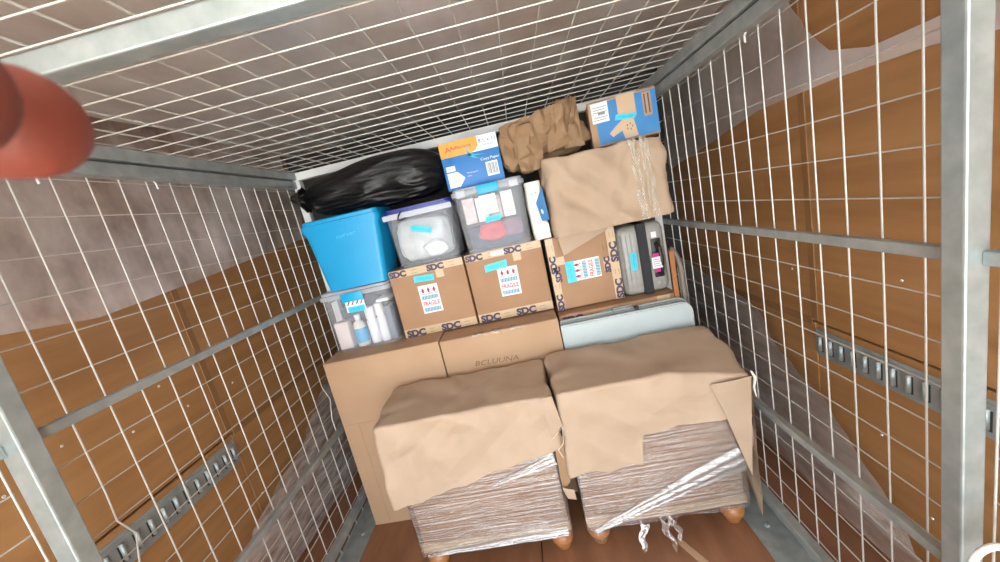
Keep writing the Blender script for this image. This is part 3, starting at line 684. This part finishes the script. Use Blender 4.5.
# ------------------------------------------------------------------ white and blue bag beside bin 3
t = thing('cloth_bag', (.2985, 1.825, c2.location.z + .3535), 'white cloth bag with a blue side squeezed between the clear bin and the kraft parcel', 'bag')
def cb(u, v):
    a = 2 * math.pi * u; sx = math.copysign(abs(math.cos(a)) ** .5, math.cos(a)); sy = math.copysign(abs(math.sin(a)) ** .5, math.sin(a))
    k = .9 + .1 * math.sin(v * 3.1); z = .275 * v
    return (.042 * sx * k + .004 * nz((a, z * 9, 0), 1.5, 2), .06 + .055 * sy * k + .006 * nz((sx, z * 12, sy), 2, 5), z)
obj('bag_body', grid(cb, 40, 30), M_whitec, t, True)
obj('bag_top', poly_prism([(.040 * math.cos(a), .06 + .052 * math.sin(a)) for a in [i * math.pi / 8 for i in range(16)]], .262, .27, 'z'), M_whitec, t)
obj('blue_panel', grid(lambda u, v: (.012 + .036 * u * (1 - .2 * v) - .012 * v * (1 - u), .0005 + .004 * math.sin(u * 3), .085 + .16 * v * (.55 + .45 * u)), 6, 10), M_bluec, t, True)
obj('lower_fold', grid(lambda u, v: (-.035 + .075 * u, -.002 - .004 * math.sin(3 * u), .12 - .05 * u - .09 * v + .02 * u * v), 8, 6), M_whitec, t, True)
obj('eye_mark', box(-.015, -.008, .0, .003, .216, .219), M_ink, t); obj('eye_mark', box(.004, .011, .0, .003, .219, .222), M_ink, t)
single('dark_parcel', box(.262, .345, 1.955, 2.05, c2.location.z + .3535, c2.location.z + .52, .01, 2), M_tabled, 'dark grey pack showing behind the white cloth bag', 'box', smooth=40)

# ------------------------------------------------------------------ crumpled kraft paper
CP = thing('crumpled_paper', (.404, 1.86, 1.662), 'crumpled brown packing paper heaped between the copy paper box and the blue-printed box', 'packing paper')
def crumple(c, r, seed, amp, ico=5):
    rr = random.Random(seed); b = bmesh.new(); bmesh.ops.create_icosphere(b, subdivisions=ico, radius=1)
    pl = [(Vector((rr.gauss(0, 1), rr.gauss(0, .6), rr.gauss(0, .8))).normalized(), rr.uniform(.5, 1.7), rr.uniform(0, 9), rr.uniform(.3, 1)) for _ in range(8)]
    for v in b.verts:
        p = v.co.copy(); q = Vector([math.copysign(abs(a) ** .75, a) for a in p]); d = 0
        for n, f, o, a in pl:
            t_ = n.dot(p) * f + o; t_ -= math.floor(t_); d += a * (abs(t_ - .5) * 4 - 1) / (f ** .5)
        k = 1 + amp * d * .3 + amp * .5 * nz(p, 2.3, seed)
        v.co = Vector((c[0] + r[0] * q.x * k, c[1] + r[1] * q.y * k, max(0.0 if c[0] > -.06 else -.045, c[2] + r[2] * q.z * k)))
    return b
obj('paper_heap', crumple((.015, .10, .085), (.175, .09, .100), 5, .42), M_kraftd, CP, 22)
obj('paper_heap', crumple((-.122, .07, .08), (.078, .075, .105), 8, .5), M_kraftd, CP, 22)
def fold(pts, wd, seed, amp=.012):
    """a bent strip of paper: centre line pts, half-width wd"""
    pts = [Vector(p) for p in pts]
    def fn(u, v):
        f = u * (len(pts) - 1); i = min(int(f), len(pts) - 2); c = pts[i].lerp(pts[i + 1], f - i); d = (pts[i + 1] - pts[i]).normalized()
        sd = d.cross(Vector((0, -1, 0))).normalized(); k = v * 2 - 1
        y = -abs(abs(k) - .5) * .045 + amp * nz((u * 3, v * 2, seed), 1.7, seed)
        return c + sd * wd * k + Vector((0, y, amp * .6 * nz((u * 4, v * 3, 1), 2, seed + 4)))
    return grid(fn, 14, 8)
for k, (pp, wd) in enumerate((([(.085, .015, .235), (.085, .0, .17), (.07, -.005, .09)], .030), ([(.140, .01, .235), (.130, .0, .18), (.105, -.008, .12)], .024))):
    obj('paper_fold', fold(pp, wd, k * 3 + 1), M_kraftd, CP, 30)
def crumpled_sheet(c, seed, amp=.03, n=22):
    a, b_, c_, d_ = [Vector(q) for q in c]
    def fn(u, v):
        p = a.lerp(b_, u).lerp(d_.lerp(c_, u), v); e = crease(p * 1.6, seed) * amp + amp * .6 * nz(p, 9, seed)
        return p + Vector((e * .35, -abs(e), e * .4))
    return grid(fn, n, n)
for k, q in enumerate((((-.20, .02, .185), (-.07, .0, .20), (-.06, -.01, .05), (-.19, .0, .06)), ((-.10, .0, .17), (.04, -.005, .215), (.03, -.02, .09), (-.08, -.02, .05)), ((-.16, -.005, .09), (-.02, -.02, .08), (-.03, -.02, -.03), (-.15, -.005, -.05)),
        ((.0, -.01, .20), (.09, -.01, .225), (.10, -.025, .02), (.0, -.02, .02)), ((.08, -.005, .215), (.168, .01, .21), (.165, -.01, .01), (.08, -.015, .02)))):
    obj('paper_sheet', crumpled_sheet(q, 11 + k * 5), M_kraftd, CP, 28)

# ------------------------------------------------------------------ two wrapped cabinets on bun feet
BUN = [(.018, 0), (.026, .004), (.030, .012), (.030, .018), (.036, .026), (.043, .040), (.045, .052), (.041, .066), (.032, .074), (.035, .080), (.035, .098)]
bun_me = None
def quad_sheet(c, n=10, amp=.006, seed=0):
    """paper sheet through four corners a b c d (a-b top edge, d-c bottom edge)"""
    a, b_, c_, d_ = [Vector(q) for q in c]
    def fn(u, v):
        p = a.lerp(b_, u).lerp(d_.lerp(c_, u), v); e = amp * (nz(p, 7, seed) + crease(p, seed) * .5)
        return p + Vector((0, -abs(e), 0)) + Vector((e, 0, e * .5)) * .6
    return grid(fn, n, n)
def shell(w, d, x, y, z0, z1, seed, amp=.006, nper=140, nz_=26):
    def fn(u, v):
        per = 2 * (w + d); s = u * per; z = z0(s) if callable(z0) else z0; zt = z1
        if s < w: px, py, nx, ny = -w / 2 + s, 0, 0, -1
        elif s < w + d: px, py, nx, ny = w / 2, s - w, 1, 0
        elif s < 2 * w + d: px, py, nx, ny = w / 2 - (s - w - d), d, 0, 1
        else: px, py, nx, ny = -w / 2, d - (s - 2 * w - d), -1, 0
        z = z + (zt - z) * v
        e = .004 + amp * (ridge((px * .8, py * .8, z * 3.2 + px * .5), 6, seed) * .5 + .3 * nz((px * 2, py * 2, z * 16), 3, seed))
        return (x + px + nx * e, y + py + ny * e, z)
    return grid(fn, nper, nz_)
def cabinet(x0, x1, y, label, hem, cw, cx, seed, drape):
    global bun_me
    w = x1 - x0; xc = (x0 + x1) / 2
    t = thing('wrapped_cabinet', (xc, y, 0), label, 'cabinet', 'wrapped cabinets on bun feet')
    obj('cabinet_body', box(-w / 2 + .008, w / 2 - .008, .01, .295, .152, .675, .006, 2), M_card, t, 40)
    obj('plinth', box(-w / 2, w / 2, .002, .302, .112, .151, .006, 2), M_woodl, t, 40)
    if bun_me is None: bun_me = mesh_from(lathe([(r * 1.1, z * 1.13) for r, z in BUN], 24), M_bun, True)
    for sx in (-1, 1):
        for yy in (.048, .255): f = obj('bun_foot', bun_me, None, t); f.location = (sx * (w / 2 - .048), yy, .001)
    b = wrap_loops(cw, .312, .752, hem, 260, 50, seed, .014, 3.0, bulge=.010, r=.014, topamp=.5)
    for v in b.verts: v.co.x += cx - xc; v.co.y -= .018; v.co.z -= drape(v.co.x, v.co.y, v.co.z)
    p = obj('paper_cover', b, M_kraft, t, 60); p['label'] = 'creased brown kraft paper cover'
    return t, p
def hemL(x, y):
    if y < .03: return .375 + (x + .355) / .71 * .155 + .003 * math.sin(x * 31)
    return (.33 if x < 0 else .50) + .02 * math.sin(y * 40)
KL, pL = cabinet(-.502, .150, 1.362, 'wrapped cabinet on bun feet nearest the left mesh, paper cover hanging lower left', hemL, .718, -.188, 17, lambda x, y, z: -.02 * max(0, y / .3) * (z > .7))
def hemR(x, y):
    if y < .03:
        if x < -.075: return .40 + .012 * math.sin(x * 40)
        if x < -.055: return .40 + (x + .075) / .02 * .11
        if x < .26: return .515 + (x + .055) * .10
        return .54
    return (.46 if x < 0 else .26 + .03 * math.sin(y * 31))
def dr(x, y, z): return .055 * max(0, min(1, (x - .08) / .28)) * max(0, 1 - y / .25) * max(0, min(1, (z - .4) / .3)) - .034 * max(0, y / .3) * (z > .7)
KR, pR = cabinet(.215, .875, 1.362, 'wrapped cabinet on bun feet nearest the right mesh, film showing under its paper', hemR, .718, .555, 29, dr)
for K, w_, zz in ((KL, .652, .545), (KR, .660, .56)):
    o = obj('stretch_film', shell(w_, .303, 0, 0, lambda s: .103 + .006 * math.sin(s * 19), zz, 3 if K is KL else 6), M_shrink, K, True); o['label'] = 'shiny clear stretch film'
M_rope = film_mat('film_rope', (.86, .85, .88), dens=.30, streak=(3, 3, 50), bump=.9, rough=.12, lo=.42, hi=.75, gloss=2.5)
def ribbon(p0, p1, wd, seed, y=-.012):
    p0, p1 = Vector(p0), Vector(p1); d = (p1 - p0).normalized(); n = Vector((-d.z, 0, d.x))
    def fn(u, v):
        c = p0.lerp(p1, u); k = (v - .5) * 2; ww = wd * (.25 + .75 * u) * (1 - .3 * (u < .06))
        return c + n * (ww * k) + Vector((0, y - .007 * (1 - k * k) - .004 * math.sin(k * 9 + u * 3), .004 * nz((u * 5, v, 0), 2, seed)))
    return grid(fn, 40, 12)
obj('film_rope', ribbon((-.30, 0, .105), (.325, 0, .335), .055, 2), M_rope, KR, True)
obj('film_rope', ribbon((-.30, 0, .115), (.31, 0, .125), .022, 5, -.010), M_rope, KL, True); obj('film_rope', ribbon((.05, 0, .40), (.318, 0, .47), .03, 9, -.008), M_rope, KL, True)
# foot wrapped in film and loose tails of film
obj('film_tail', lathe([(.030, .012), (.040, .03), (.050, .05), (.046, .075), (.050, .11)], 14, (-.282, .048, 0)), M_rope, KR, True)
for k, (x, dx, z) in enumerate(((-.10, -.03, .03), (-.02, .02, .012), (.02, .01, .05))):
    def tl(u, v, x=x, dx=dx, z=z, k=k): return (x + dx * v + .035 * (u - .5) * (1 - .5 * v) + .008 * math.sin(v * 9 + k), -.012 - .05 * v + .01 * math.sin(u * 6 + k), .105 - (.105 - z) * v + .006 * math.sin(u * 9))
    obj('film_tail', grid(tl, 8, 10), M_rope, KR, True)
# printing on the cardboard under the film
lettering('HANDLE WITH CARE', .024, M_marker, Vector((.03, .006, .497)), KR, .12, 1.0)
lettering('THIS WAY UP', .016, M_marker, Vector((.06, .006, .470)), KR, .12, 1.0)
# loose paper flaps (local to each cabinet)
def LP(K, *pts): return [(px - K.location.x, py - K.location.y, pz) for px, py, pz in pts]
obj('paper_flap', quad_sheet(LP(KR, (.765, 1.325, .685), (.915, 1.325, .690), (.885, 1.33, .27), (.815, 1.335, .53)), 16, .006, 3), M_kraft, KR, 60)
obj('paper_flap', quad_sheet(LP(KR, (.925, 1.345, .64), (.932, 1.50, .66), (.930, 1.48, .13), (.925, 1.365, .035)), 16, .008, 5), M_kraft, KR, 60)
obj('torn_edge', tube(LP(KR, (.925, 1.342, .70), (.940, 1.345, .67), (.930, 1.342, .63), (.938, 1.345, .59)), [.004, .006, .004, .002], 6), M_kraftr, KR, 40)
obj('paper_flap', quad_sheet(LP(KL, (.135, 1.335, .75), (.185, 1.332, .755), (.200, 1.33, .625), (.150, 1.335, .575)), 12, .005, 7), M_kraft, KL, 60)
obj('paper_flap', quad_sheet(LP(KL, (.155, 1.350, .60), (.186, 1.352, .58), (.188, 1.355, .36), (.150, 1.36, .31)), 12, .012, 8), M_kraftd, KL, 40)
obj('paper_flap', quad_sheet(LP(KL, (.15, 1.345, .345), (.196, 1.34, .33), (.198, 1.34, .285), (.165, 1.345, .29)), 8, .010, 9), M_kraft, KL, 40)
obj('torn_edge', tube(LP(KL, (.150, 1.328, .575), (.200, 1.322, .624), (.19, 1.328, .55), (.165, 1.335, .52), (.178, 1.34, .48)), [.001, .0016, .0016, .0016, .001], 5), M_kraftr, KL, 40)

# ------------------------------------------------------------------ scraps on the floor
single('cardboard_scrap', poly_prism([(.560, 1.345), (.585, 1.352), (.60, 1.32), (.645, 1.235), (.615, 1.23), (.585, 1.29)], .001, .004, 'z'), M_card2, 'thin strip of cardboard lying on the floor in front of the cabinets', 'cardboard scrap')

# ------------------------------------------------------------------ the photographer's hand in front of the lens
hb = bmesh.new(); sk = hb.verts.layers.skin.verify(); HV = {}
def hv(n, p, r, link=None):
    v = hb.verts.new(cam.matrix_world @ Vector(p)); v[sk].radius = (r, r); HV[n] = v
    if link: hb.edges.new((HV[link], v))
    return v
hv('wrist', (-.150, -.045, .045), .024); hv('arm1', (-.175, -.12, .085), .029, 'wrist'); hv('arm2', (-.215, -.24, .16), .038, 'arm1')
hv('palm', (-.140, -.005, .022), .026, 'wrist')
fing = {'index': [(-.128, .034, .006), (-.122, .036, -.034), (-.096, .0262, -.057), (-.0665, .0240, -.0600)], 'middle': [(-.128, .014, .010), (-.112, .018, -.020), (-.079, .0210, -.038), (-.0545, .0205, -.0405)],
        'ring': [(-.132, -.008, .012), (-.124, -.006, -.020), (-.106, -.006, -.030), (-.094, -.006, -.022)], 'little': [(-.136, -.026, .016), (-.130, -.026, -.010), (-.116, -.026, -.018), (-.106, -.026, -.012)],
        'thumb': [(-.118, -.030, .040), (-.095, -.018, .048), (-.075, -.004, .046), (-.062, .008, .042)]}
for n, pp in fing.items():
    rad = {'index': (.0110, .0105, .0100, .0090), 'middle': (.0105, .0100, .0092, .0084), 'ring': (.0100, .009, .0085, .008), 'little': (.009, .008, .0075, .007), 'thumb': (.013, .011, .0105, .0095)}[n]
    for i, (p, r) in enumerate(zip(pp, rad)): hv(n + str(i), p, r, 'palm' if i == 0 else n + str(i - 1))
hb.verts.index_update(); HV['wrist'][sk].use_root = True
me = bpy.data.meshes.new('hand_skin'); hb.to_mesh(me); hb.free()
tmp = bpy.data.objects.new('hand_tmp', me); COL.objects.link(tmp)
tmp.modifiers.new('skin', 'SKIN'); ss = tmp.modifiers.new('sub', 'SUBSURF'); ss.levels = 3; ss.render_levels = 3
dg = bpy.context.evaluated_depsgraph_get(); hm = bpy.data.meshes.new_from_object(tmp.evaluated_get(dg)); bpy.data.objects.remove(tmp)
hm.materials.clear(); hm.materials.append(M_skin_shaded)
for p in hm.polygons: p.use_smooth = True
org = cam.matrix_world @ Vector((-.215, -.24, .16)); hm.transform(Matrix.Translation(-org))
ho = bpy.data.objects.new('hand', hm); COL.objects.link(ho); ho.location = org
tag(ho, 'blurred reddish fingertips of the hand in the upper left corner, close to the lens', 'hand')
